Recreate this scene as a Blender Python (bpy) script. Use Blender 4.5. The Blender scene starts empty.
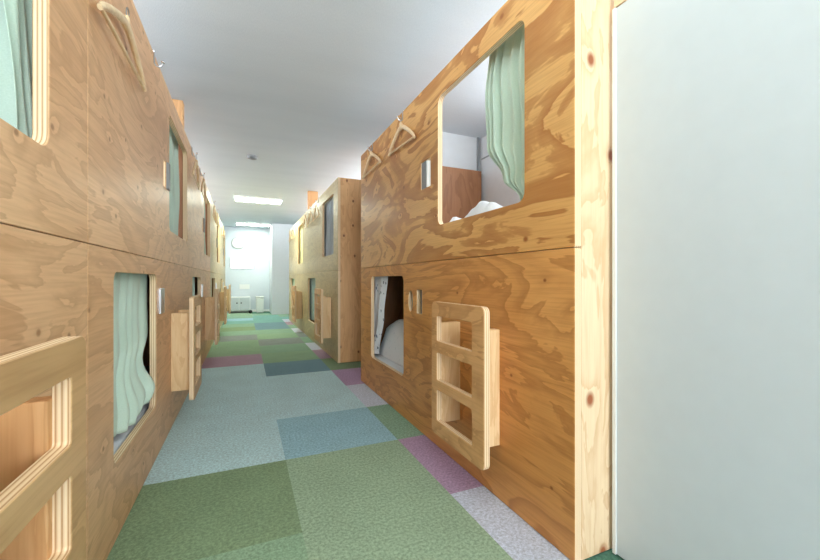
import bpy, bmesh, math, random
from mathutils import Vector, Matrix
from math import sin, cos, pi, radians, atan
random.seed(4)
S = bpy.context.scene
C = S.collection

# ---------------------------------------------------------------- camera, world, light, exposure
HC = 0.815
cam = bpy.data.cameras.new('camera'); co = bpy.data.objects.new('camera', cam); C.objects.link(co)
cam.sensor_width = 36; cam.lens = 379.6/820*36; cam.clip_start = 0.02
co.location = (0, 0, HC); co.rotation_euler = (radians(90), 0, -radians(23.6))
S.camera = co
w = bpy.data.worlds.new('world'); S.world = w; w.use_nodes = True
w.node_tree.nodes['Background'].inputs[0].default_value = (0.8, 0.88, 1, 1)
w.node_tree.nodes['Background'].inputs[1].default_value = 0.6
S.view_settings.view_transform = 'Standard'; S.view_settings.look = 'None'
S.view_settings.gamma = 1; S.view_settings.use_curve_mapping = False
S.view_settings.exposure = 0.70
def area(name, loc, size, sizey, power, rot, col):
    l = bpy.data.lights.new(name, 'AREA'); l.shape = 'RECTANGLE'; l.size = size; l.size_y = sizey
    l.energy = power; l.color = col
    o = bpy.data.objects.new(name, l); C.objects.link(o); o.location = loc; o.rotation_euler = rot
    return o
DAY = (0.90, 0.96, 1.0); LAMP = (0.92, 1.0, 0.84)
# daylight through the low window of the back wall
area('daylight_back', (0.25, -2.92, 1.0), 2.3, 0.8, 68, (radians(90), 0, 0), DAY)
# added fill lights above the bunks, set at made-up side windows
area('fill_right', (1.98, 1.2, 1.9), 0.42, 2.0, 13, (0, radians(90), 0), DAY)
area('fill_left', (-1.43, 1.2, 1.9), 0.42, 2.0, 20, (0, radians(-90), 0), DAY)
area('fill_right_far', (1.98, 6.2, 1.9), 0.42, 4.8, 34, (0, radians(90), 0), DAY)
area('fill_left_far', (-1.43, 6.2, 1.9), 0.42, 4.8, 34, (0, radians(-90), 0), DAY)

# ---------------------------------------------------------------- materials
def lin(c):
    return tuple(((v/255)/12.92 if v/255 <= .04045 else ((v/255+.055)/1.055)**2.4) for v in c) + (1,)
class NT:
    def __init__(s, name):
        s.m = bpy.data.materials.new(name); s.m.use_nodes = True
        s.t = s.m.node_tree; s.n = s.t.nodes; s.b = s.n['Principled BSDF']
    def new(s, ty, **kw):
        n = s.n.new(ty)
        for k, v in kw.items():
            if k in ('inp',):
                for a, b in v.items(): n.inputs[a].default_value = b
            else: setattr(n, k, v)
        return n
    def link(s, a, b): s.t.links.new(a, b)
    def math(s, op, a, b=None, clamp=False):
        n = s.new('ShaderNodeMath', operation=op); n.use_clamp = clamp
        for i, v in enumerate((a, b)):
            if v is None: continue
            if isinstance(v, (int, float)): n.inputs[i].default_value = v
            else: s.link(v, n.inputs[i])
        return n.outputs[0]
    def mix(s, f, a, b, mode='MIX'):
        n = s.new('ShaderNodeMix', data_type='RGBA', blend_type=mode)
        for i, v in ((0, f), (6, a), (7, b)):
            if isinstance(v, (int, float)): n.inputs[i].default_value = v
            elif isinstance(v, tuple): n.inputs[i].default_value = v
            else: s.link(v, n.inputs[i])
        return n.outputs[2]
    def ramp(s, f, stops, interp='LINEAR'):
        n = s.new('ShaderNodeValToRGB'); n.color_ramp.interpolation = interp
        e = n.color_ramp.elements
        while len(e) < len(stops): e.new(0.5)
        for el, (p, c) in zip(e, stops):
            el.position = p; el.color = c if len(c) == 4 else lin(c)
        s.link(f, n.inputs[0]); return n.outputs[0]
    def bump(s, h, strength, dist=0.002):
        n = s.new('ShaderNodeBump'); n.inputs['Strength'].default_value = strength
        n.inputs['Distance'].default_value = dist
        s.link(h, n.inputs['Height']); s.link(n.outputs[0], s.b.inputs['Normal'])

def plain(name, col, rough=0.6, metal=0.0, spec=None):
    q = NT(name); q.b.inputs['Roughness'].default_value = rough; q.b.inputs['Metallic'].default_value = metal
    tc = q.new('ShaderNodeTexCoord'); nz = q.new('ShaderNodeTexNoise', inp={'Scale': 18.0, 'Detail': 3.0})
    q.link(tc.outputs['Object'], nz.inputs['Vector'])
    c = lin(col); d = tuple(v*0.93 for v in c[:3]) + (1,)
    q.link(q.mix(nz.outputs[0], d, c), q.b.inputs['Base Color'])
    if spec is not None: q.b.inputs['Specular IOR Level'].default_value = spec
    return q.m

def wood(name, light, mid, dark, grain='y', scale=1.0, rings=9.0, knots=0.5, seed=0.0, rough=0.42, knotcol=None, stretch=0.32, amount=1.0, kscale=3.0, kr=0.05, dist=1.1, bold=False):
    """sawn or rotary-cut softwood: contour figure of a stretched height field with knots"""
    q = NT(name)
    tc = q.new('ShaderNodeTexCoord'); oi = q.new('ShaderNodeObjectInfo')
    off = q.new('ShaderNodeVectorMath', operation='SCALE'); off.inputs[0].default_value = (1, 1, 1)
    q.link(q.math('MULTIPLY', oi.outputs['Random'], 37.0), off.inputs['Scale'])
    add = q.new('ShaderNodeVectorMath', operation='ADD')
    q.link(tc.outputs['Object'], add.inputs[0]); q.link(off.outputs[0], add.inputs[1])
    a2 = q.new('ShaderNodeVectorMath', operation='ADD'); a2.inputs[1].default_value = (seed, seed*1.7, seed*.6)
    q.link(add.outputs[0], a2.inputs[0])
    mp = q.new('ShaderNodeMapping'); sc = [1, 1, 1]; sc['xyz'.index(grain)] = stretch
    mp.inputs['Scale'].default_value = [v*scale for v in sc]
    q.link(a2.outputs[0], mp.inputs['Vector'])
    nz = q.new('ShaderNodeTexNoise', inp={'Scale': 3.2, 'Detail': 5.0, 'Roughness': 0.52, 'Distortion': dist})
    q.link(mp.outputs[0], nz.inputs['Vector'])
    h = nz.outputs[0]
    vo = q.new('ShaderNodeTexVoronoi', feature='F1', inp={'Scale': kscale, 'Randomness': 0.9}); vo.voronoi_dimensions = '2D'
    spx = q.new('ShaderNodeSeparateXYZ'); q.link(a2.outputs[0], spx.inputs[0])
    # keep the knot pattern round and in the plane of the board face
    u_ = spx.outputs[1] if grain == 'y' else q.math('ADD', spx.outputs[0], q.math('MULTIPLY', spx.outputs[1], .0))
    wv = q.new('ShaderNodeCombineXYZ')
    if grain == 'y': q.link(q.math('MULTIPLY', u_, .8), wv.inputs[0]); q.link(spx.outputs[2], wv.inputs[1])
    else: q.link(u_, wv.inputs[0]); q.link(q.math('MULTIPLY', spx.outputs[2], .7), wv.inputs[1])
    q.link(wv.outputs[0], vo.inputs['Vector'])
    kn = q.math('POWER', q.math('SUBTRACT', 1.0, q.math('MULTIPLY', vo.outputs['Distance'], 2.2, True), True), 4.0)
    h2 = q.math('ADD', h, q.math('MULTIPLY', kn, 0.55*knots))
    f = q.math('FRACT', q.math('MULTIPLY', h2, rings))
    # soft early wood, sharp late-wood edge
    if bold: band = q.ramp(f, [(0.0, (0, 0, 0, 1)), (0.40, (.08, .08, .08, 1)), (0.50, (.62, .62, .62, 1)), (0.93, (1, 1, 1, 1)), (1.0, (0, 0, 0, 1))])
    else: band = q.ramp(f, [(0.0, (0, 0, 0, 1)), (0.42, (.18, .18, .18, 1)), (0.78, (.75, .75, .75, 1)), (0.93, (1, 1, 1, 1)), (1.0, (0, 0, 0, 1))])
    fs = q.new('ShaderNodeMapping'); s2 = [150, 150, 150]; s2['xyz'.index(grain)] = 5
    fs.inputs['Scale'].default_value = s2; q.link(a2.outputs[0], fs.inputs['Vector'])
    fn = q.new('ShaderNodeTexNoise', inp={'Scale': 1.0, 'Detail': 3.0}); q.link(fs.outputs[0], fn.inputs['Vector'])
    bl = q.new('ShaderNodeTexNoise', inp={'Scale': 1.3, 'Detail': 2.0}); q.link(a2.outputs[0], bl.inputs['Vector'])
    c1 = q.mix(q.math('MULTIPLY', q.math('SUBTRACT', bl.outputs[0], .35), 2.2, True), lin(light), lin(mid))
    c2 = q.mix(q.math('MULTIPLY', band, amount), c1, lin(dark))
    c3 = q.mix(q.math('MULTIPLY', q.math('SUBTRACT', fn.outputs[0], .42, True), 1.1, True), c2, lin(dark))
    if knotcol:
        core = q.math('SUBTRACT', 1.0, q.math('MULTIPLY', vo.outputs['Distance'], 1/kr, True), True)
        c3 = q.mix(q.math('MULTIPLY', core, 1.6, True), c3, lin(knotcol))
    q.link(c3, q.b.inputs['Base Color'])
    q.b.inputs['Roughness'].default_value = rough
    q.b.inputs['Specular IOR Level'].default_value = 0.35
    q.bump(q.math('ADD', fn.outputs[0], q.math('MULTIPLY', band, .4)), 0.18, 0.001)
    return q.m

def ply_edge(name='plywood_edge'):
    q = NT(name); tc = q.new('ShaderNodeTexCoord')
    sx = q.new('ShaderNodeSeparateXYZ'); q.link(tc.outputs['Object'], sx.inputs[0])
    f = q.math('FRACT', q.math('MULTIPLY', sx.outputs[0], 1/0.0078))
    c = q.ramp(f, [(0, (226, 190, 146)), (.38, (250, 228, 196)), (.62, (250, 228, 196)), (.8, (206, 160, 114)), (1, (170, 122, 82))])
    nz = q.new('ShaderNodeTexNoise', inp={'Scale': 60.0}); q.link(tc.outputs['Object'], nz.inputs['Vector'])
    q.link(q.mix(q.math('MULTIPLY', nz.outputs[0], .35), c, lin((230, 196, 150))), q.b.inputs['Base Color'])
    q.b.inputs['Roughness'].default_value = .6
    return q.m

def fabric(name, col, dark, sprig=None, scale=420):
    q = NT(name); tc = q.new('ShaderNodeTexCoord')
    mp = q.new('ShaderNodeMapping'); mp.inputs['Scale'].default_value = (1, 1, 2.2); q.link(tc.outputs['Object'], mp.inputs[0])
    nz = q.new('ShaderNodeTexNoise', inp={'Scale': scale*.5, 'Detail': 2.0}); q.link(mp.outputs[0], nz.inputs['Vector'])
    c = q.mix(nz.outputs[0], lin(dark), lin(col))
    if sprig:
        vo = q.new('ShaderNodeTexVoronoi', feature='F1', inp={'Scale': 22.0}); 
        m2 = q.new('ShaderNodeMapping'); m2.inputs['Scale'].default_value = (1, 1.5, .8); m2.inputs['Rotation'].default_value = (.5, 0, 0)
        q.link(tc.outputs['Object'], m2.inputs[0]); q.link(m2.outputs[0], vo.inputs['Vector'])
        n2 = q.new('ShaderNodeTexNoise', inp={'Scale': 70.0}); q.link(tc.outputs['Object'], n2.inputs['Vector'])
        k = q.math('LESS_THAN', q.math('ADD', vo.outputs['Distance'], q.math('MULTIPLY', n2.outputs[0], .35)), .38)
        c = q.mix(k, c, lin(sprig))
    q.link(c, q.b.inputs['Base Color']); q.b.inputs['Roughness'].default_value = .9
    q.b.inputs['Sheen Weight'].default_value = .2
    q.bump(nz.outputs[0], .25, .001)
    return q.m

def carpet(name, col, var=.28):
    q = NT(name); tc = q.new('ShaderNodeTexCoord')
    a = q.new('ShaderNodeTexNoise', inp={'Scale': 95.0, 'Detail': 3.0, 'Roughness': .75}); q.link(tc.outputs['Object'], a.inputs['Vector'])
    b = q.new('ShaderNodeTexNoise', inp={'Scale': 5.0, 'Detail': 2.0}); q.link(tc.outputs['Object'], b.inputs['Vector'])
    k = q.math('ADD', q.math('MULTIPLY', q.math('SUBTRACT', a.outputs[0], 0.5), 3.6), q.math('MULTIPLY', b.outputs[0], .5))
    c = lin(col); lo = tuple(v*(1-var) for v in c[:3])+(1,); hi = tuple(min(1, v*(1+var*.8)) for v in c[:3])+(1,)
    q.link(q.mix(q.math('ADD', k, .25, True), lo, hi), q.b.inputs['Base Color'])
    q.b.inputs['Roughness'].default_value = .95; q.b.inputs['Specular IOR Level'].default_value = .1
    q.bump(a.outputs[0], .6, .004)
    return q.m

def emit(name, col, strength):
    q = NT(name); q.b.inputs['Base Color'].default_value = (1, 1, 1, 1)
    q.b.inputs['Emission Color'].default_value = col + (1,); q.b.inputs['Emission Strength'].default_value = strength
    return q.m

def ceiling_mat():
    q = NT('ceiling_paint'); tc = q.new('ShaderNodeTexCoord')
    mp = q.new('ShaderNodeMapping'); mp.inputs['Scale'].default_value = (260, 60, 60); q.link(tc.outputs['Object'], mp.inputs[0])
    a = q.new('ShaderNodeTexNoise', inp={'Scale': 1.0, 'Detail': 3.0}); q.link(mp.outputs[0], a.inputs['Vector'])
    mp2 = q.new('ShaderNodeMapping'); mp2.inputs['Scale'].default_value = (.5, 2.2, 1); q.link(tc.outputs['Object'], mp2.inputs[0])
    b = q.new('ShaderNodeTexNoise', inp={'Scale': 1.4, 'Detail': 4.0}); q.link(mp2.outputs[0], b.inputs['Vector'])
    k = q.math('ADD', q.math('MULTIPLY', a.outputs[0], .5), q.math('MULTIPLY', b.outputs[0], .5))
    q.link(q.mix(k, lin((192, 202, 211)), lin((230, 237, 243))), q.b.inputs['Base Color'])
    q.b.inputs['Roughness'].default_value = .85
    q.bump(a.outputs[0], .5, .002)
    return q.m

M = {}
M['ply_gold'] = wood('golden_plywood', (232, 184, 118), (216, 158, 92), (172, 110, 56), 'y', 1.4, 5.5, .22, 3.4, rough=.4, amount=.85, stretch=.33, knotcol=(156, 96, 50), kscale=3.2, kr=.04, dist=.9, bold=True)
M['ply_amber'] = wood('amber_plywood', (224, 164, 98), (208, 144, 78), (166, 106, 54), 'y', 1.5, 7, .15, 11.0, rough=.4, amount=.6, stretch=.26, knotcol=(150, 92, 50), kscale=3.4, kr=.025)
M['ply_tan'] = wood('tan_plywood', (236, 192, 148), (220, 172, 126), (182, 132, 90), 'y', 1.5, 7, .25, 5.0, rough=.42, amount=.5, stretch=.28, knotcol=(170, 122, 84), kscale=4.4, kr=.04)
M['ply_lamp_tint'] = wood('lamp_tinted_plywood', (208, 190, 146), (196, 174, 128), (160, 138, 98), 'y', 1.4, 7, .3, 8.0, rough=.42, amount=.5, kscale=4.2)  # greenish tint of the far lamps put into the wood colour
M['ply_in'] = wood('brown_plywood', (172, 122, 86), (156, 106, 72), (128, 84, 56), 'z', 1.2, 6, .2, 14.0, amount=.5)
M['pine'] = wood('pine_board', (240, 214, 180), (234, 202, 164), (212, 168, 122), 'z', 1.8, 8, .45, 21.3, rough=.5, knotcol=(160, 92, 58), stretch=.2, amount=.6, kscale=5.0, kr=.10)
M['pine_warm'] = wood('warm_pine_board', (230, 182, 132), (220, 168, 116), (194, 138, 90), 'z', 2.0, 7, .4, 27.0, rough=.5, knotcol=(120, 68, 42), stretch=.2, amount=.5, kscale=5.5, kr=.07)
M['ladder_tan'] = wood('tan_ladder_plywood', (222, 182, 132), (206, 160, 110), (170, 124, 80), 'y', 1.6, 6, .1, 19.0, rough=.42, stretch=.2, amount=.55)
M['lumber'] = wood('pale_lumber', (244, 212, 166), (236, 198, 148), (216, 170, 116), 'z', 3.0, 6, .1, 31.0, rough=.55, stretch=.12, amount=.5)
M['lumber_warm'] = wood('orange_lumber', (232, 184, 132), (224, 168, 114), (198, 138, 84), 'z', 3.0, 6, .1, 33.0, rough=.55, stretch=.12, amount=.5)
M['ladder_ply'] = wood('ladder_plywood', (228, 180, 126), (214, 160, 106), (182, 128, 78), 'y', 1.8, 6, .1, 17.0, rough=.42, stretch=.25, amount=.55)
M['hanger_wood'] = wood('hanger_wood', (246, 222, 184), (238, 206, 162), (214, 174, 128), 'y', 4.0, 4, 0, 2.0, amount=.4)
M['edge'] = ply_edge()
M['mint'] = fabric('mint_linen', (216, 235, 223), (192, 216, 201))
M['greyblue'] = fabric('grey_blue_cloth', (176, 188, 198), (150, 162, 174))
M['cream'] = fabric('cream_cloth', (226, 220, 170), (206, 198, 146))
M['floral'] = fabric('sprigged_cotton', (244, 248, 253), (226, 234, 244), sprig=(96, 116, 140))
M['teal_print'] = fabric('pale_teal_cotton', (190, 214, 212), (160, 188, 188), sprig=(130, 160, 160))
M['sheet'] = fabric('white_cotton', (236, 240, 246), (216, 222, 232))
M['duvet'] = fabric('blue_white_cotton', (246, 249, 253), (226, 234, 244), sprig=(222, 230, 240))
M['dark_cloth'] = fabric('navy_cloth', (58, 66, 82), (40, 46, 60))
M['wall'] = plain('white_wall_paint', (226, 231, 236), .6)
M['gloss_wall'] = plain('gloss_white_panel', (208, 217, 225), .25)
M['door'] = plain('white_laminate', (206, 215, 222), .4)
M['metal'] = plain('brushed_steel', (200, 202, 206), .28, 1.0)
M['chrome'] = plain('chrome', (235, 235, 240), .12, 1.0)
M['black'] = plain('black_plastic', (28, 26, 26), .5)
M['white'] = plain('white_plastic', (238, 240, 240), .4)
M['rim'] = plain('pale_grey_plastic', (186, 190, 190), .5)
M['grey'] = plain('grey_plastic', (140, 144, 148), .5)
M['ceiling'] = ceiling_mat()
M['lamp'] = emit('lamp_diffuser', LAMP, 26.0)
M['lamp_soft'] = emit('lamp_diffuser_near', LAMP, 7.0)
M['pane'] = emit('frosted_daylight_pane', DAY, 12.0)
M['pane_reflection'] = emit('reflection_glow_pane', DAY, 1.6)  # glow imitating a reflection on the end wall
M['fill_pane'] = emit('added_fill_pane', DAY, 1.2)  # glow of the made-up side windows

# ---------------------------------------------------------------- helpers
def link(name, me, mats, parent=None, origin=(0, 0, 0)):
    if not isinstance(mats, (list, tuple)): mats = [mats]
    for m in mats: me.materials.append(m)
    o = bpy.data.objects.new(name, me); C.objects.link(o)
    if parent is not None:
        me.transform(Matrix.Translation(-Vector(root_loc(parent)))); o.parent = parent
    else:
        if tuple(origin) != (0, 0, 0):
            me.transform(Matrix.Translation(-Vector(origin))); o.location = origin
    return o
def root_loc(o):
    v = Vector((0, 0, 0))
    while o is not None: v = v + o.location; o = o.parent
    return v
def smooth(me, ang=None):
    for p in me.polygons: p.use_smooth = True
    if ang: 
        try: me.set_sharp_from_angle(angle=ang)
        except Exception: pass
class MB:
    def __init__(s): s.bm = bmesh.new()
    def box(s, x0, x1, y0, y1, z0, z1, bev=0.0, mi=0):
        r = bmesh.ops.create_cube(s.bm, size=1.0); vs = r['verts']
        for v in vs:
            v.co = ((x0+x1)/2+v.co.x*(x1-x0), (y0+y1)/2+v.co.y*(y1-y0), (z0+z1)/2+v.co.z*(z1-z0))
        fs = set(f for v in vs for f in v.link_faces)
        for f in fs: f.material_index = mi
        if bev > 0:
            es = list(set(e for v in vs for e in v.link_edges))
            bmesh.ops.bevel(s.bm, geom=es, offset=bev, segments=2, affect='EDGES', profile=.5)
        return s
    def tube(s, pts, r, seg=8, cap=True, flat=None, mi=0):
        pts = [Vector(p) for p in pts]; n = len(pts)
        rs = r if isinstance(r, (list, tuple)) else [r]*n
        rings = []; up = None
        for i, p in enumerate(pts):
            t = (pts[min(i+1, n-1)]-pts[max(i-1, 0)]).normalized()
            if up is None:
                up = Vector((1, 0, 0)) if abs(t.x) < .9 else Vector((0, 0, 1))
            a = t.cross(up).normalized(); b = t.cross(a).normalized(); up = -b if b.dot(up) < 0 else b
            b = up; 
            f = flat or (1, 1)
            rings.append([s.bm.verts.new(p + a*cos(k*2*pi/seg)*rs[i]*f[0] + b*sin(k*2*pi/seg)*rs[i]*f[1]) for k in range(seg)])
        for i in range(n-1):
            for k in range(seg):
                f_ = s.bm.faces.new((rings[i][k], rings[i][(k+1) % seg], rings[i+1][(k+1) % seg], rings[i+1][k])); f_.material_index = mi
        if cap: s.bm.faces.new(rings[0][::-1]); s.bm.faces.new(rings[-1])
        return s
    def disc(s, c, axis, prof, seg=32):
        """lathe: prof = [(radius, height)] about axis through c"""
        ax = Vector(axis).normalized(); u = ax.orthogonal().normalized(); v = ax.cross(u); c = Vector(c); rings = []
        for r, h in prof:
            if r < 1e-6: rings.append([s.bm.verts.new(c+ax*h)])
            else: rings.append([s.bm.verts.new(c+ax*h+(u*cos(k*2*pi/seg)+v*sin(k*2*pi/seg))*r) for k in range(seg)])
        for A, B in zip(rings, rings[1:]):
            for k in range(seg):
                k2 = (k+1) % seg
                if len(A) == 1 and len(B) == 1: continue
                if len(A) == 1: s.bm.faces.new((A[0], B[k], B[k2]))
                elif len(B) == 1: s.bm.faces.new((A[k], B[0], A[k2]))
                else: s.bm.faces.new((A[k], B[k], B[k2], A[k2]))
        return s
    def sphere(s, c, r, sc=(1, 1, 1), seg=14):
        q = bmesh.ops.create_uvsphere(s.bm, u_segments=seg, v_segments=seg//2+2, radius=r)
        for v in q['verts']: v.co = Vector((v.co.x*sc[0], v.co.y*sc[1], v.co.z*sc[2])) + Vector(c)
        return s
    def build(s, name, mats, parent=None, origin=(0, 0, 0), sm=False):
        bmesh.ops.recalc_face_normals(s.bm, faces=s.bm.faces)
        me = bpy.data.meshes.new(name); s.bm.to_mesh(me); s.bm.free()
        if sm: smooth(me, radians(40))
        return link(name, me, mats, parent, origin)
def rrect(y0, y1, z0, z1, r, n=6, rs=None):
    rs = rs or (r, r, r, r); pts = []
    for (cy, cz, a0), rr in zip(((y1, z1, 0), (y0, z1, 90), (y0, z0, 180), (y1, z0, 270)), rs):
        sy = -1 if cy == y1 else 1; sz = -1 if cz == z1 else 1
        if rr < 1e-5: pts.append((cy, cz)); continue
        for k in range(n+1):
            a = radians(a0+90*k/n); pts.append((cy+sy*rr+rr*cos(a), cz+sz*rr+rr*sin(a)))
    return pts
def sheet(name, x0, x1, outline, holes, mats, parent=None):
    """a board standing in the YZ plane between x0 and x1, with holes; its cut edges take the second material"""
    cu = bpy.data.curves.new(name, 'CURVE'); cu.dimensions = '2D'; cu.fill_mode = 'BOTH'
    cu.extrude = (x1-x0)/2; cu.bevel_depth = 0.0015; cu.bevel_resolution = 0; cu.offset = -0.0015
    for poly in [outline]+holes:
        sp = cu.splines.new('POLY'); sp.points.add(len(poly)-1); sp.use_cyclic_u = True
        for p, (a, b) in zip(sp.points, poly): p.co = (a, b, 0, 1)
    t = bpy.data.objects.new(name, cu); C.objects.link(t)
    bpy.context.view_layer.update()
    me = bpy.data.meshes.new_from_object(t.evaluated_get(bpy.context.evaluated_depsgraph_get()))
    bpy.data.objects.remove(t); bpy.data.curves.remove(cu)
    mt = Matrix(((0, 0, 1, (x0+x1)/2), (1, 0, 0, 0), (0, 1, 0, 0), (0, 0, 0, 1)))
    me.transform(mt); me.materials.clear()
    bm = bmesh.new(); bm.from_mesh(me); bmesh.ops.remove_doubles(bm, verts=bm.verts, dist=1e-5)
    bmesh.ops.recalc_face_normals(bm, faces=bm.faces)
    for f in bm.faces: f.material_index = 0 if abs(f.normal.x) > .5 else 1; f.smooth = False
    bm.to_mesh(me); bm.free(); me.name = name
    return link(name, me, mats, parent)
def empty(name, loc, label, cat, group=None):
    o = bpy.data.objects.new(name, None); C.objects.link(o); o.location = loc; o.empty_display_size = .1
    return tag(o, label, cat, group)
def tag(o, label=None, cat=None, group=None, kind=None):
    if label: o['label'] = label
    if cat: o['category'] = cat
    if group: o['group'] = group
    if kind: o['kind'] = kind
    return o
def struct(o): o['kind'] = 'structure'; return o

XR, XL, T = 0.868, -0.368, 0.024
H, SEAM, CEIL = 1.82, 0.909, 2.15
OP_LO, OP_UP = (0.24, 0.84), (1.082, 1.706)
YB, YE = -3.0, 10.5          # back and end walls
XWR, XWL = 2.05, -1.50

# ---------------------------------------------------------------- floor of carpet tiles
CT = {}
for k, c in dict(green=(134, 156, 124), green2=(156, 178, 152), green3=(140, 170, 148), blue=(186, 214, 220), blue2=(154, 190, 204),
                 slate=(118, 148, 160), pink=(172, 146, 164), purple=(178, 150, 180), mauve=(142, 150, 148), pale=(200, 205, 222),
                 teal=(128, 172, 164), deep=(84, 124, 108), lime=(144, 172, 144)).items():
    CT[k] = carpet('carpet_'+k, c)
keys = list(CT)
TS = 0.547; X0 = -0.375; R0 = 1.262; RS = 0.54
colL = {-1: 'lime', 0: 'green', 1: 'blue', 2: 'blue', 3: 'blue', 4: 'blue', 5: 'pink', 6: 'lime', 7: 'lime', 8: 'mauve', 9: 'green3',
        10: 'green', 11: 'green3', 12: 'teal', 13: 'blue2', 14: 'green3', 15: 'lime', 16: 'green2', 17: 'green'}
colM = {-1: 'green2', 0: 'green2', 1: 'blue2', 2: 'blue', 3: 'blue', 4: 'slate', 5: 'lime', 6: 'green3', 7: 'mauve', 8: 'lime', 9: 'green3',
        10: 'slate', 11: 'slate', 12: 'teal', 13: 'teal', 14: 'teal', 15: 'green3', 16: 'deep', 17: 'lime'}
colR = {-1: 'pale', 0: 'purple', 1: 'green3', 2: 'pale', 3: 'purple', 4: 'green', 5: 'pink', 6: 'pale', 7: 'green3', 8: 'mauve', 9: 'pale',
        10: 'green3', 11: 'pink', 12: 'pale', 13: 'teal', 14: 'green3', 15: 'lime', 16: 'deep', 17: 'green3'}
bm = bmesh.new()
xs = [XWL] + [X0+i*TS for i in range(-2, 5) if XWL < X0+i*TS < XWR] + [XWR]
ys = [YB] + [R0+i*RS for i in range(-8, 18) if YB < R0+i*RS < YE] + [YE]
for xa, xb in zip(xs, xs[1:]):
    for ya, yb in zip(ys, ys[1:]):
        ci = round((xa-X0)/TS) if xa > XWL else -9; ri = round((ya-R0)/RS) if ya > YB else -9
        if ci == 0: k = colL.get(ri)
        elif ci == 1: k = colM.get(ri)
        elif ci == 2: k = colR.get(ri)
        else: k = None
        if ci == 2 and ri <= 0 and False: k = 'pale'
        if ci == 2:      # the door side of the last column shows a deep green tile
            xm = 0.90
            ks = [(xa, xm, k or 'green'), (xm, xb, 'deep')] if ri <= 0 else [(xa, xb, k or 'green')]
        else: ks = [(xa, xb, k or random.choice(['green', 'green3', 'teal', 'slate']))]
        for a, b, kk in ks:
            f = bm.faces.new([bm.verts.new(p) for p in ((a, ya, 0), (b, ya, 0), (b, yb, 0), (a, yb, 0))])
            f.material_index = keys.index(kk)
r = bmesh.ops.extrude_face_region(bm, geom=list(bm.faces))
for v in r['geom']:
    if isinstance(v, bmesh.types.BMVert): v.co.z -= .02
bmesh.ops.recalc_face_normals(bm, faces=bm.faces)
me = bpy.data.meshes.new('floor'); bm.to_mesh(me); bm.free()
struct(link('floor', me, [CT[k] for k in keys]))

# ---------------------------------------------------------------- room shell
struct(MB().box(XWL, XWR, YB, YE, CEIL, CEIL+.05).build('ceiling', M['ceiling']))
struct(MB().box(XWL-.06, XWL, YB, YE, 0, CEIL).build('wall_left', M['wall']))
struct(MB().box(XWR, XWR+.06, YB, YE, 0, CEIL).build('wall_right', M['wall']))
struct(MB().box(XWL, XWR, YB-.06, YB, 0, CEIL).build('wall_back', M['wall']))
struct(MB().box(XWL, .60, YE, YE+.06, 0, CEIL).build('wall_end', M['gloss_wall']))
struct(MB().box(.60, XWR, 9.5, 9.56, 0, CEIL).build('wall_partition', M['wall']))
struct(MB().box(.60, .64, 9.56, YE, 0, CEIL).build('wall_return', M['wall']))
struct(MB().box(1.52, 2.0, 3.015, 3.065, 0, CEIL).build('wall_side', M['wall']))
struct(MB().box(XWL+.01, .60, YE-.012, YE, 0, .06).build('baseboard_end', M['white']))
struct(MB().box(XWR-.008, XWR, 2.3, 3.0, 1.945, 1.955).build('trim_1', M['grey']))
struct(MB().box(2.0, 2.015, 3.0, 3.07, 0, CEIL).build('trim_2', M['grey']))
# white sliding door panel at the right
d = None

d = struct(MB().box(1.006, 1.036, -1.05, .795, 0.006, 1.618, .003).build('door_1', M['door']))

MB().box(1.0025, 1.006, .782, .793, .006, 1.618).build('edge_strip', M['white'], d)
MB().box(1.006, 1.04, -1.08, -1.052, 0, 1.66).build('door_jamb', M['pine'], d)
MB().box(1.006, 1.04, -1.05, .79, 1.622, 1.66).build('door_header', M['pine'], d)
# windows of the back wall
def window(n, x0, x1, z0, z1, mid=True, y=YB):
    fr = struct(MB().box(x0-.05, x1+.05, y, y+.05, z0-.05, z0).box(x0-.05, x1+.05, y, y+.05, z1, z1+.05)
                .box(x0-.05, x0, y, y+.05, z0, z1).box(x1, x1+.05, y, y+.05, z0, z1).build('window_%d' % n, M['white']))
    xm = (x0+x1)/2
    if mid: MB().box(xm-.03, xm+.03, y, y+.05, z0, z1).build('window_mullion', M['white'], fr)
    for a, b in ((x0, xm-.03), (xm+.03, x1)) : MB().box(a, b, y+.005, y+.012, z0, z1).build('window_pane', M['pane'], fr)
window(1, -.50, .34, 1.38, 1.76)
def fill_window(n, x, s, y0, y1, z0=1.69, z1=2.11):  # made-up window, unseen, added to dress a side fill light
    a, b = sorted((x, x-s*.04))
    m = MB().box(a, b, y0-.04, y1+.04, z0-.035, z0).box(a, b, y0-.04, y1+.04, z1, z1+.035).box(a, b, y0-.04, y0, z0, z1).box(a, b, y1, y1+.04, z0, z1)
    fr = struct(m.build('window_%d' % n, M['white']))
    a, b = sorted((x-s*.008, x-s*.014)); k = round((y1-y0)/1.0)
    for i in range(k):
        ya, yb = y0+(y1-y0)*i/k, y0+(y1-y0)*(i+1)/k
        if i: MB().box(*sorted((x, x-s*.038)), ya-.015, ya+.015, z0, z1).build('window_mullion', M['white'], fr)
        MB().box(a, b, ya+.016, yb-.016, z0, z1).build('window_pane', M['fill_pane'], fr)
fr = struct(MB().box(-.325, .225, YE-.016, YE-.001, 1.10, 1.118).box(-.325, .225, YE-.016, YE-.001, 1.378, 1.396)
            .box(-.325, -.308, YE-.016, YE-.001, 1.118, 1.378).box(.208, .225, YE-.016, YE-.001, 1.118, 1.378).box(-.062, -.038, YE-.016, YE-.001, 1.118, 1.378).build('window_6', M['wall']))  # framed glowing panes stand in for a window reflection on the wall
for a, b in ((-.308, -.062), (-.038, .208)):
    MB().box(a, b, YE-.008, YE-.003, 1.118, 1.378).build('window_pane', M['pane_reflection'], fr)
fill_window(2, XWR, 1, .2, 2.2); fill_window(3, XWL, -1, .2, 2.2)
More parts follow.
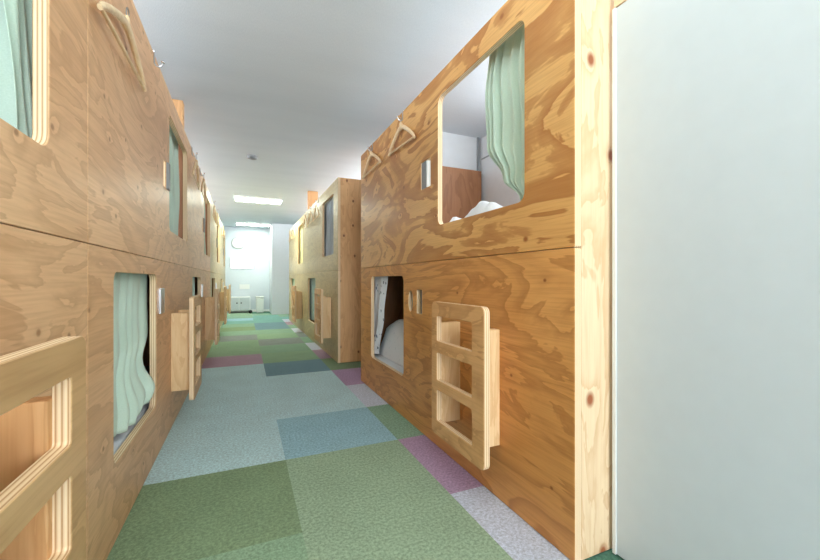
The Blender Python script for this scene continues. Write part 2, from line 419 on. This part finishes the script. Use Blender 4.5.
fill_window(4, XWR, 1, 3.8, 8.6); fill_window(5, XWL, -1, 3.8, 8.6)

# ---------------------------------------------------------------- bunks
def slots(side, yc, z0, z1):
    return [rrect(yc-.024, yc+.024, z0, z1, .004, 2)]
def bunk(name_label, side, y0, L, ups, los, ladder, mats, extra_up=(), extra_lo=(), near_mat='pine', x=None, ovals=()):
    s = 1 if side == 'R' else -1
    X = x if x is not None else (XR if s > 0 else XL)
    xa, xb = (X, X+T) if s > 0 else (X-T, X)
    root = empty('bunk_bed', (X+s*.5, y0+L/2, 0), name_label, 'bunk bed')
    g = .0012
    upm, lom = mats
    rad = .035
    sheet('upper_front_panel', xa, xb, rrect(y0, y0+L, SEAM+g, H, .003, 1),
          [rrect(a, b, OP_UP[0], OP_UP[1], rad) for a, b in ups]+[rrect(*e, .004, 2) for e in extra_up], [M[upm], M['edge']], root)
    holes = [rrect(a, b, OP_LO[0], OP_LO[1], rad) for a, b in los]+[rrect(*e, .004, 2) for e in extra_lo]
    for (yc, zc, ry, rz) in ovals:
        holes.append([(yc+ry*cos(k*pi/10), zc+rz*sin(k*pi/10)) for k in range(20)])
    sheet('lower_front_panel', xa, xb, rrect(y0, y0+L, 0.002, SEAM-g, .003, 1), holes, [M[lom], M['edge']], root)
    D = 1.14 if (s > 0 and y0 < 3) else 1.02
    def bx(n, dx0, dx1, ya, yb, z0, z1, m, bev=.002):
        a, b = sorted((X+s*dx0, X+s*dx1)); return MB().box(a, b, ya, yb, z0, z1, bev).build(n, M[m], root)
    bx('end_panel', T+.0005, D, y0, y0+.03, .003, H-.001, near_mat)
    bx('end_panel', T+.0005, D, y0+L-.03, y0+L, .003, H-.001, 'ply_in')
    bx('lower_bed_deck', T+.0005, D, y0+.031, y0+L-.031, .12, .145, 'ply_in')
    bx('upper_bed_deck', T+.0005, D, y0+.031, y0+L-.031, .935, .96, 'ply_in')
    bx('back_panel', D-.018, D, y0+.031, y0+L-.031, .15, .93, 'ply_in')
    # ladder: cut sheet on two spacer blocks
    if ladder:
        ly, lL = ladder
        lx0, lx1 = X-s*.118, X-s*.096
        a, b = sorted((lx0, lx1))
        hs = []
        for za, zb in ((.219, .350), (.391, .508), (.5565, .663)):
            hs.append(rrect(ly+.075, ly+lL-.044, za, zb, .006, 2) if s > 0 else rrect(ly+.06, ly+lL-.06, za, zb, .006, 2))
        lad = sheet('ladder', a, b, rrect(ly, ly+lL, .158, .722, .022, 5), hs, [M['ladder_ply' if s > 0 else 'ladder_tan'], M['edge']], root)
        a, b = sorted((X-s*.0958, X-s*.0003))
        for yy in (ly+.070, ly+lL-(.042 if s > 0 else .075)):
            MB().box(a, b, yy, yy+.034, .203, .632, .002).build('spacer_block', M['lumber_warm' if s < 0 and y0 < 1 else 'lumber'], lad)
    return root

R1 = bunk('two-tier plywood bunk at right front beside the white door, golden upper panel', 'R', .807, 2.17, [(1.02, 1.646)], [(2.08, 2.713)],
          (1.085, .392), ('ply_gold', 'ply_amber'), extra_up=[(1.725, 1.84, 1.295, 1.44)],
          extra_lo=[(1.825, 1.895, .631, .762)], ovals=[(1.978, .695, .034, .060)])
R2 = bunk('two-tier plywood bunk past the gap on the right, knotty pine end board', 'R', 3.68, 2.19, [(3.88, 4.49)], [(4.95, 5.58)],
          (3.93, .392), ('ply_lamp_tint', 'ply_lamp_tint'), near_mat='pine_warm', x=.84)
R3 = bunk('farthest two-tier plywood bunk on the right, beside the white partition', 'R', 5.872, 2.19, [(6.08, 6.69)], [(7.15, 7.78)],
          (6.12, .392), ('ply_lamp_tint', 'ply_lamp_tint'), near_mat='pine_warm', x=.84)
LL = 1.93
Ls = []
Ltxt = ['nearest plywood bunk on the left, cut off by the photo edge',
        'second plywood bunk on the left, mint curtain spilling from its lower opening',
        'third plywood bunk from the front on the left side',
        'fourth plywood bunk from the front on the left, greenish lamp tint painted into its front',
        'farthest plywood bunk on the left, next to the white end wall']
for i in range(5):
    y0 = -.71 + i*LL
    m = ('ply_tan', 'ply_tan') if i < 3 else ('ply_lamp_tint', 'ply_lamp_tint')
    Ls.append(bunk(Ltxt[i], 'L', y0+.0005, LL-.001, [(y0+1.12 if i == 0 else y0+1.155, y0+(1.72 if i == 0 else 1.85))], [(y0+.21, y0+.83)], (y0+1.14, .39), m,
        extra_lo=[(y0+.985, y0+1.04, .66, .77)], extra_up=[(y0+.99, y0+1.055, 1.285, 1.42)] if i else []))
# steel plates filling the slots
def plate(x, y0, y1, z0, z1, root, mat='metal'):
    MB().box(min(x), max(x), y0, y1, z0, z1, .001).build('latch_plate', M[mat], root)
plate((XR+.002, XR+.006), 1.785, 1.838, 1.297, 1.438, R1, 'grey')
plate((XR+.001, XR+.020), 1.765, 1.778, 1.299, 1.436, R1, 'white')
plate((XR+.010, XR+.014), 1.958, 1.985, .640, .745, R1)
plate((XR+.002, XR+.020), 1.828, 1.836, .634, .760, R1, 'white')
for i in range(1, 5):
    y0 = -.71+i*LL
    plate((XL+.001, XL+.012), y0+1.068, y0+1.118, 1.285, 1.42, Ls[i], 'grey')
    plate((XL+.001, XL+.010), y0+.885, y0+.972, .655, .775, Ls[i], 'metal')
# posts rising to the ceiling
tag(MB().box(-.49, -.41, 3.20, 3.28, 1.826, CEIL-.025, .003).build('wooden_post', M['pine_warm'], None, (-.45, 3.24, 1.826)),
    'wooden post rising to the ceiling behind the left bunks', 'post')
# ---------------------------------------------------------------- bedding
def blanket(name, x0, x1, y0, y1, z0, h, mat, label, cat, seed=0, n=30, grp=None):
    rnd = random.Random(seed); ph = [rnd.uniform(0, 6) for _ in range(8)]
    bm = bmesh.new(); vs = []
    for i in range(n+1):
        row = []
        for j in range(n+1):
            u, v = i/n, j/n
            e = min(1, 12*min(u, 1-u))*min(1, 9*min(v, 1-v)); e = e*(2-e)
            z = z0+.004+h*e*(.62+.2*sin(5*u+ph[0]+3*v)+.12*sin(11*v+ph[1]+4*u)+.06*sin(23*u+ph[2]-9*v)+.05*sin(31*v+17*u+ph[3]))
            row.append(bm.verts.new((x0+(x1-x0)*u, y0+(y1-y0)*v, max(z, z0+.004))))
        vs.append(row)
    for i in range(n):
        for j in range(n): bm.faces.new((vs[i][j], vs[i+1][j], vs[i+1][j+1], vs[i][j+1]))
    lo = bmesh.ops.extrude_face_region(bm, geom=list(bm.faces))
    for v in lo['geom']:
        if isinstance(v, bmesh.types.BMVert): v.co.z = z0+.001
    bmesh.ops.recalc_face_normals(bm, faces=bm.faces)
    me = bpy.data.meshes.new(name); bm.to_mesh(me); bm.free(); smooth(me, radians(60))
    return tag(link(name, me, mat, None, ((x0+x1)/2, (y0+y1)/2, z0)), label, cat, grp)
def mattress(x0, x1, y0, y1, z0, z1, label, grp=None):
    return tag(MB().box(x0, x1, y0, y1, z0, z1, .02).build('mattress', M['sheet'], None, ((x0+x1)/2, (y0+y1)/2, z0), True), label, 'mattress', grp)
mattress(.90, 1.84, .85, 2.93, .961, 1.05, 'white mattress on the upper deck of the right front bunk')
mattress(.90, 1.84, .85, 2.93, .146, .235, 'white mattress in the lower berth of the right front bunk')
blanket('rumpled_blanket', .897, 1.5, 1.26, 1.66, 1.051, .12, M['sheet'], 'rumpled white blanket under the curtain in the upper right opening', 'blanket', 3)
blanket('duvet', .968, 1.62, 1.60, 2.90, .236, .29, M['duvet'], 'puffy pale blue duvet in the lower berth at right', 'duvet', 5)
mattress(-1.34, -.40, -.65, 1.17, .961, 1.05, 'white mattress on the upper deck of the nearest left bunk')
mattress(-1.34, -.40, 1.28, 3.08, .146, .235, 'white mattress in the second left bunk, lower berth')
mattress(-1.34, -.40, 1.28, 3.08, .961, 1.05, 'white mattress in the second left bunk, upper berth')
blanket('duvet', -1.2, -.465, 1.40, 2.1, .236, .09, M['floral'], 'white sprigged bedding under the mint curtain at lower left', 'duvet', 9)
blanket('dark_cushion', -.70, -.50, 1.93, 2.22, .345, .12, M['dark_cloth'], 'dark navy cushion behind the mint curtain at lower left', 'cushion', 12, 14)

# ---------------------------------------------------------------- curtains
def curtain(X, zt, fL, fR, zb, folds, amp, mat, label, nu=90, nv=40, grp=None, rail=None, out=None, seed=0, s=1):
    """hanging cloth: fL(v), fR(v) give its two side edges at height fraction v (0 top), zb(u) its hem"""
    rnd = random.Random(seed); p1, p2, p3 = (rnd.uniform(0, 6) for _ in range(3))
    bm = bmesh.new(); g = []
    for j in range(nv+1):
        v = j/nv; row = []
        for i in range(nu+1):
            u = i/nu
            a, b = fL(v), fR(v)
            uu = u + .025*sin(3*v*pi+p1)*sin(u*pi) + .012*sin(9*v+u*14+p2)*v
            y = a+(b-a)*uu
            ph = 2*pi*folds*(u+.05*sin(2.2*u*pi+p1)) + p2 + .7*sin(2.5*v+p3)*v
            A = amp*(.75+.25*v)*(1+.35*sin(u*17+p3))
            xx = X + A*(sin(ph)+.25*sin(2*ph+1)) + .006*sin(v*7+u*9+p1)*v
            if out: xx += out(u, v)
            z = zt+(zb(u)-zt)*v
            row.append(bm.verts.new((xx, y, z)))
        g.append(row)
    for j in range(nv):
        for i in range(nu): bm.faces.new((g[j][i], g[j][i+1], g[j+1][i+1], g[j+1][i]))
    me = bpy.data.meshes.new('curtain'); bm.to_mesh(me); bm.free(); smooth(me)
    o = link('curtain', me, M[mat], None, (X, (fL(0)+fR(0))/2, zt))
    md = o.modifiers.new('thick', 'SOLIDIFY'); md.thickness = .002
    tag(o, label, 'curtain', grp)
    if rail:
        MB().tube([(X, rail[0], zt+.006), (X, rail[1], zt+.006)], .003).build('curtain_rail', M['black'], o, sm=True)
    return o
def lerp(pts):
    def f(v):
        for (a, x), (b, y) in zip(pts, pts[1:]):
            if v <= b:
                t = (v-a)/(b-a); t = t*t*(3-2*t); return x+(y-x)*t
        return pts[-1][1]
    return f
# right front, upper
curtain(.955, 1.80, lerp([(0, .95), (.6, .98), (1, 1.05)]), lerp([(0, 1.33), (.3, 1.36), (.62, 1.35), (.85, 1.24), (1, 1.13)]),
        lambda u: 1.085+.03*u, 9.0, .019, 'mint', 'mint green curtain gathered at the side of the big upper right opening', rail=(.86, 1.7), seed=2, nu=120)
# right front, lower: sprigged white
curtain(.922, .87, lerp([(0, 2.52), (.5, 2.60), (1, 2.74)]), lerp([(0, 2.925), (1, 2.925)]), lambda u: .25, 3.2, .012, 'floral',
        'white curtain with small grey sprigs in the lower right opening', rail=(2.0, 2.93), seed=4)
# left second bunk, lower: spilling out over the sill
curtain(-.425, .868, lerp([(0, 1.39), (1, 1.40)]), lerp([(0, 2.12), (.5, 2.10), (.68, 2.0), (.88, 2.03), (1, 1.99)]),
        lambda u: .302-.045*sin(u*2.6)**2, 6.0, .012, 'mint', 'mint green curtain spilling out of the lower left opening', rail=(1.36, 2.2), seed=7,
        out=lambda u, v: .052*max(0, u-.35)/.65*math.exp(-((v-.93)/.13)**2), nu=120)
# left nearest bunk, upper
curtain(-.44, 1.80, lerp([(0, .90), (1, 1.04)]), lerp([(0, 1.135), (1, 1.14)]), lambda u: 1.07, 3.0, .018, 'mint',
        'mint green curtain in the upper opening at the left photo edge', rail=(.3, 1.07), seed=9)
curtain(-.50, 1.80, lerp([(0, .55), (1, .55)]), lerp([(0, 1.12), (1, 1.12)]), lambda u: 1.07, 5.0, .012, 'duvet',
        'pale blue cloth hanging behind the curtain at the left photo edge', rail=(.3, 1.12), seed=14)
# left second bunk, upper
curtain(-.43, 1.80, lerp([(0, 2.42), (1, 2.56)]), lerp([(0, 3.08), (1, 3.08)]), lambda u: 1.07, 5.0, .018, 'mint',
        'mint green curtain in the second upper opening on the left, beside the steel plate', rail=(2.2, 3.08), seed=11)
for i in (2, 3, 4):
    y0 = -.71+i*LL; where = {2: 'third', 3: 'fourth', 4: 'farthest'}[i]
    curtain(-.43, 1.735, lerp([(0, y0+1.45), (1, y0+1.5)]), lerp([(0, y0+1.88), (1, y0+1.88)]), lambda u: 1.07, 4, .018, 'mint',
            'mint curtain in the upper opening of the %s bunk on the left' % where, nu=40, nv=10, seed=i)
    curtain(-.43, .868, lerp([(0, y0+.45), (1, y0+.45)]), lerp([(0, y0+.86), (1, y0+.86)]), lambda u: .25, 4, .018, 'mint',
            'mint curtain in the lower opening of the %s bunk on the left' % where, nu=40, nv=10, seed=i+20)
curtain(.887, 1.735, lerp([(0, 4.06), (1, 4.08)]), lerp([(0, 4.75), (1, 4.72)]), lambda u: 1.075, 5, .007, 'greyblue',
        'grey blue curtain in the upper opening of the bunk past the gap', rail=(3.75, 4.8), seed=31)
curtain(.887, .868, lerp([(0, 4.98), (1, 4.98)]), lerp([(0, 5.825), (1, 5.825)]), lambda u: .25, 7, .007, 'teal_print',
        'pale teal patterned curtain filling the lower opening past the gap', rail=(4.9, 5.83), seed=33)
curtain(.887, 1.735, lerp([(0, 6.3), (1, 6.4)]), lerp([(0, 7.0), (1, 6.9)]), lambda u: 1.075, 5, .007, 'cream',
        'cream curtain in the farthest upper opening on the right', seed=35)
curtain(.887, .868, lerp([(0, 7.3), (1, 7.3)]), lerp([(0, 8.02), (1, 8.02)]), lambda u: .25, 6, .007, 'mint',
        'mint curtain in the farthest lower opening on the right', seed=37)

# ---------------------------------------------------------------- hooks over the panel tops, hangers
def hook(X, y, s, label, grp=None):
    """steel J hook clipped over the top edge of a front panel; s=+1 right wall (faces -x), -1 left wall"""
    f = -s
    p = [(X-f*(T+.006), y, H-.03), (X-f*(T+.006), y, H+.004), (X-f*(T+.002), y, H+.007), (X+f*.001, y, H+.007), (X+f*.005, y, H+.004), (X+f*.005, y, H-.045),
         (X+f*.010, y, H-.058), (X+f*.022, y, H-.062), (X+f*.033, y, H-.054), (X+f*.038, y, H-.040)]
    o = MB().tube(p, .0032).build('steel_hook', M['metal'], None, (X, y, H), True)
    MB().sphere((X+f*.038, y, H-.037), .0075).build('ball_tip', M['chrome'], o, sm=True)
    return tag(o, label, 'hook', grp)
def hanger(X, y, z, label, s, tilt=0.0, wd=.20, dr=.145, yaw=0.0):
    """wooden coat hanger: arms, lower bar and steel hook; peak at (X,y,z)"""
    r = empty('coat_hanger', (X, y, z), label, 'coat hanger')
    P = lambda a, b, c=0: (X+c, y+a*cos(tilt)-b*sin(tilt), z+a*sin(tilt)+b*cos(tilt))
    arm = [(-wd, -dr), (-wd*.9, -dr*.80), (-wd*.65, -dr*.50), (-wd*.35, -dr*.2), (-wd*.12, -dr*.02), (0, -.002), (wd*.12, -dr*.02), (wd*.35, -dr*.2), (wd*.65, -dr*.50), (wd*.9, -dr*.8), (wd, -dr)]
    rr = [.008, .010, .011, .012, .013, .014, .013, .012, .011, .010, .008]
    MB().tube([P(a, b, .5*0) for a, b in arm], rr, 10, flat=(1.0, .8)).tube([P(0, 0), P(0, .022), P(0, .03)], [.011, .010, .005], 10).build('shoulder_arms', M['hanger_wood'], r, sm=True)
    MB().tube([P(-wd*.93, -dr*.95), P(wd*.93, -dr*.95)], .0055, 8).build('lower_bar', M['hanger_wood'], r, sm=True)
    hk = [P(0, 0), P(0, .03)]+[P(.016-.016*cos(a), .045+.022*sin(a)-.004) for a in [k*pi/8 for k in range(-1, 8)]]
    MB().tube(hk, .0020, 6).build('hanger_hook', M['metal'], r, sm=True)
    return r
hook(XR, 2.085, 1, 'steel hook holding the nearer hanger on the right bunk')
hook(XR, 2.665, 1, 'steel hook holding the hanger at the far end of the right front bunk')
hanger(XR-.020, 2.075, 1.715, 'pale wooden hanger on the right bunk, nearer the big opening', 1, tilt=.05, dr=.115)
hanger(XR-.020, 2.65, 1.725, 'pale wooden hanger at the far corner of the right front bunk', 1, tilt=-.03, dr=.115)
hook(XL, 1.45, -1, 'steel hook above the large wooden hanger at upper left')
hanger(XL+.023, 1.475, 1.63, 'large pale wooden hanger on the left wall at the top of the photo', -1, tilt=.01, wd=.245, dr=.10)
hook(XL, 1.985, -1, 'empty steel hook on the left panel top, right of the large hanger')
k = 0
for i in (2, 3, 4):
    y0 = -.71+i*LL; w_ = {2: 'third', 3: 'fourth', 4: 'farthest'}[i]
    for off, nm in ((.16, 'nearer'), (.75, 'farther')):
        hook(XL, y0+off, -1, 'steel hook on top of the %s left bunk, %s of its two' % (w_, nm))
        hanger(XL+.035, y0+off-.01, 1.70, 'wooden hanger on the %s left bunk, %s of its two' % (w_, nm), -1, tilt=random.uniform(-.08, .08))
for y, nm in ((4.72, 'nearest'), (5.15, 'middle'), (5.6, 'farthest')):
    hook(.84, y, 1, 'steel hook on the bunk past the right gap, %s of its three' % nm)
    hanger(.84-.035, y, 1.71, 'wooden hanger on the bunk past the right gap, %s of its three' % nm, 1, tilt=random.uniform(-.1, .1))
for y, nm in ((7.0, 'nearer'), (7.55, 'farther')):
    hook(.84, y, 1, 'steel hook on the farthest right bunk, %s of its two' % nm)
    hanger(.84-.035, y, 1.71, 'wooden hanger on the farthest right bunk, %s of its two' % nm, 1, tilt=random.uniform(-.1, .1))
tag(MB().box(.875, 1.02, 5.80, 5.868, 1.82, CEIL-.002, .003).build('wooden_post', M['pine_warm'], None, (.95, 5.83, 1.82)),
    'short wooden post above the far right bunks, touching the ceiling', 'post')

# ---------------------------------------------------------------- ceiling fixtures
def lamp(x, y, w_, l_, label, wid='lamp'):
    r = empty('ceiling_light', (x, y, CEIL), label, 'ceiling light')
    a, b, c, e = x-w_/2, x+w_/2, y-l_/2, y+l_/2; t = .012; zt = CEIL-.001; zb = CEIL-.028
    MB().box(a-t, b+t, c-t, c, zb, zt).box(a-t, b+t, e, e+t, zb, zt).box(a-t, a, c, e, zb, zt).box(b, b+t, c, e, zb, zt).build('lamp_frame', M['white'], r)
    MB().box(a, b, c, e, CEIL-.022, CEIL-.012).build('lamp_diffuser', M[wid], r)
lamp(.22, 6.75, .70, .34, 'rectangular ceiling light over the middle of the corridor, the nearer')
lamp(.20, 9.75, .72, .30, 'ceiling light at the far end above the clock wall')
lamp(.25, .35, .70, .34, 'ceiling light above the camera, outside the frame', 'lamp_soft')
lamp(.30, -1.9, .70, .34, 'ceiling light near the back wall window', 'lamp_soft')
tag(MB().disc((.08, 4.43, CEIL-.001), (0, 0, -1), [(0, 0), (.055, 0), (.055, .012), (.045, .026), (.02, .032), (0, .032)]).build('smoke_detector', M['grey'], None, (.08, 4.43, CEIL-.001), True),
    'round smoke detector on the grey ceiling', 'smoke detector')

# ---------------------------------------------------------------- end of the corridor
cl = tag(MB().disc((-.14, YE-.001, 1.748), (0, -1, 0), [(0, 0), (.145, 0), (.15, .01), (.15, .03), (.135, .036), (.13, .024), (0, .024)], 40).build('wall_clock', M['rim'], None, (-.14, YE, 1.748), True),
    'round white wall clock on the end wall', 'clock')
MB().disc((-.14, YE-.0255, 1.748), (0, -1, 0), [(0, 0), (.128, 0), (.128, .002), (0, .002)], 40).build('clock_face', M['white'], cl)
MB().tube([(-.14, YE-.030, 1.748), (-.085, YE-.030, 1.778)], .004).tube([(-.14, YE-.030, 1.748), (-.16, YE-.030, 1.83)], .003).build('clock_hand', M['black'], cl)
m = MB()
for k in range(12):
    a = k*pi/6; m.box(-.14+.108*sin(a)-.004, -.14+.108*sin(a)+.004, YE-.031, YE-.0275, 1.748+.108*cos(a)-.006, 1.748+.108*cos(a)+.006)
m.build('hour_marks', M['grey'], cl)
tag(MB().box(-.11, .13, YE-.006, YE-.001, .585, .705, .001).build('wall_notice', M['white'], None, (.01, YE, .64)), 'small white notice on the end wall above the cabinet', 'notice')
r = empty('low_cabinet', (-.12, YE-.2, 0), 'low white cabinet standing against the end wall', 'cabinet')
MB().box(-.36, .14, YE-.26, YE-.014, .05, .40, .006).build('cabinet_body', M['white'], r)
for a in (-.35, -.105):
    dr = MB().box(a, a+.235, YE-.272, YE-.261, .07, .38, .004).build('cabinet_door', M['door'], r)
    MB().sphere((a+.19 if a < -.2 else a+.04, YE-.284, .25), .016).build('door_knob', M['black'], dr, sm=True)
for a in (-.34, .10):
    MB().box(a, a+.03, YE-.24, YE-.21, .0, .05).build('foot', M['black'], r)
r = empty('waste_bin', (.36, YE-.25, 0), 'tall white waste bin right of the low cabinet', 'bin')
MB().box(.27, .45, YE-.36, YE-.16, .002, .37, .02).build('bin_body', M['white'], r)
MB().box(.262, .458, YE-.368, YE-.152, .372, .41, .012).build('bin_lid', M['white'], r)
tag(MB().sphere((.14, YE-.50, .045), .044).build('black_ball', M['black'], None, (.14, YE-.5, 0), True), 'small black ball on the floor before the low cabinet', 'ball')
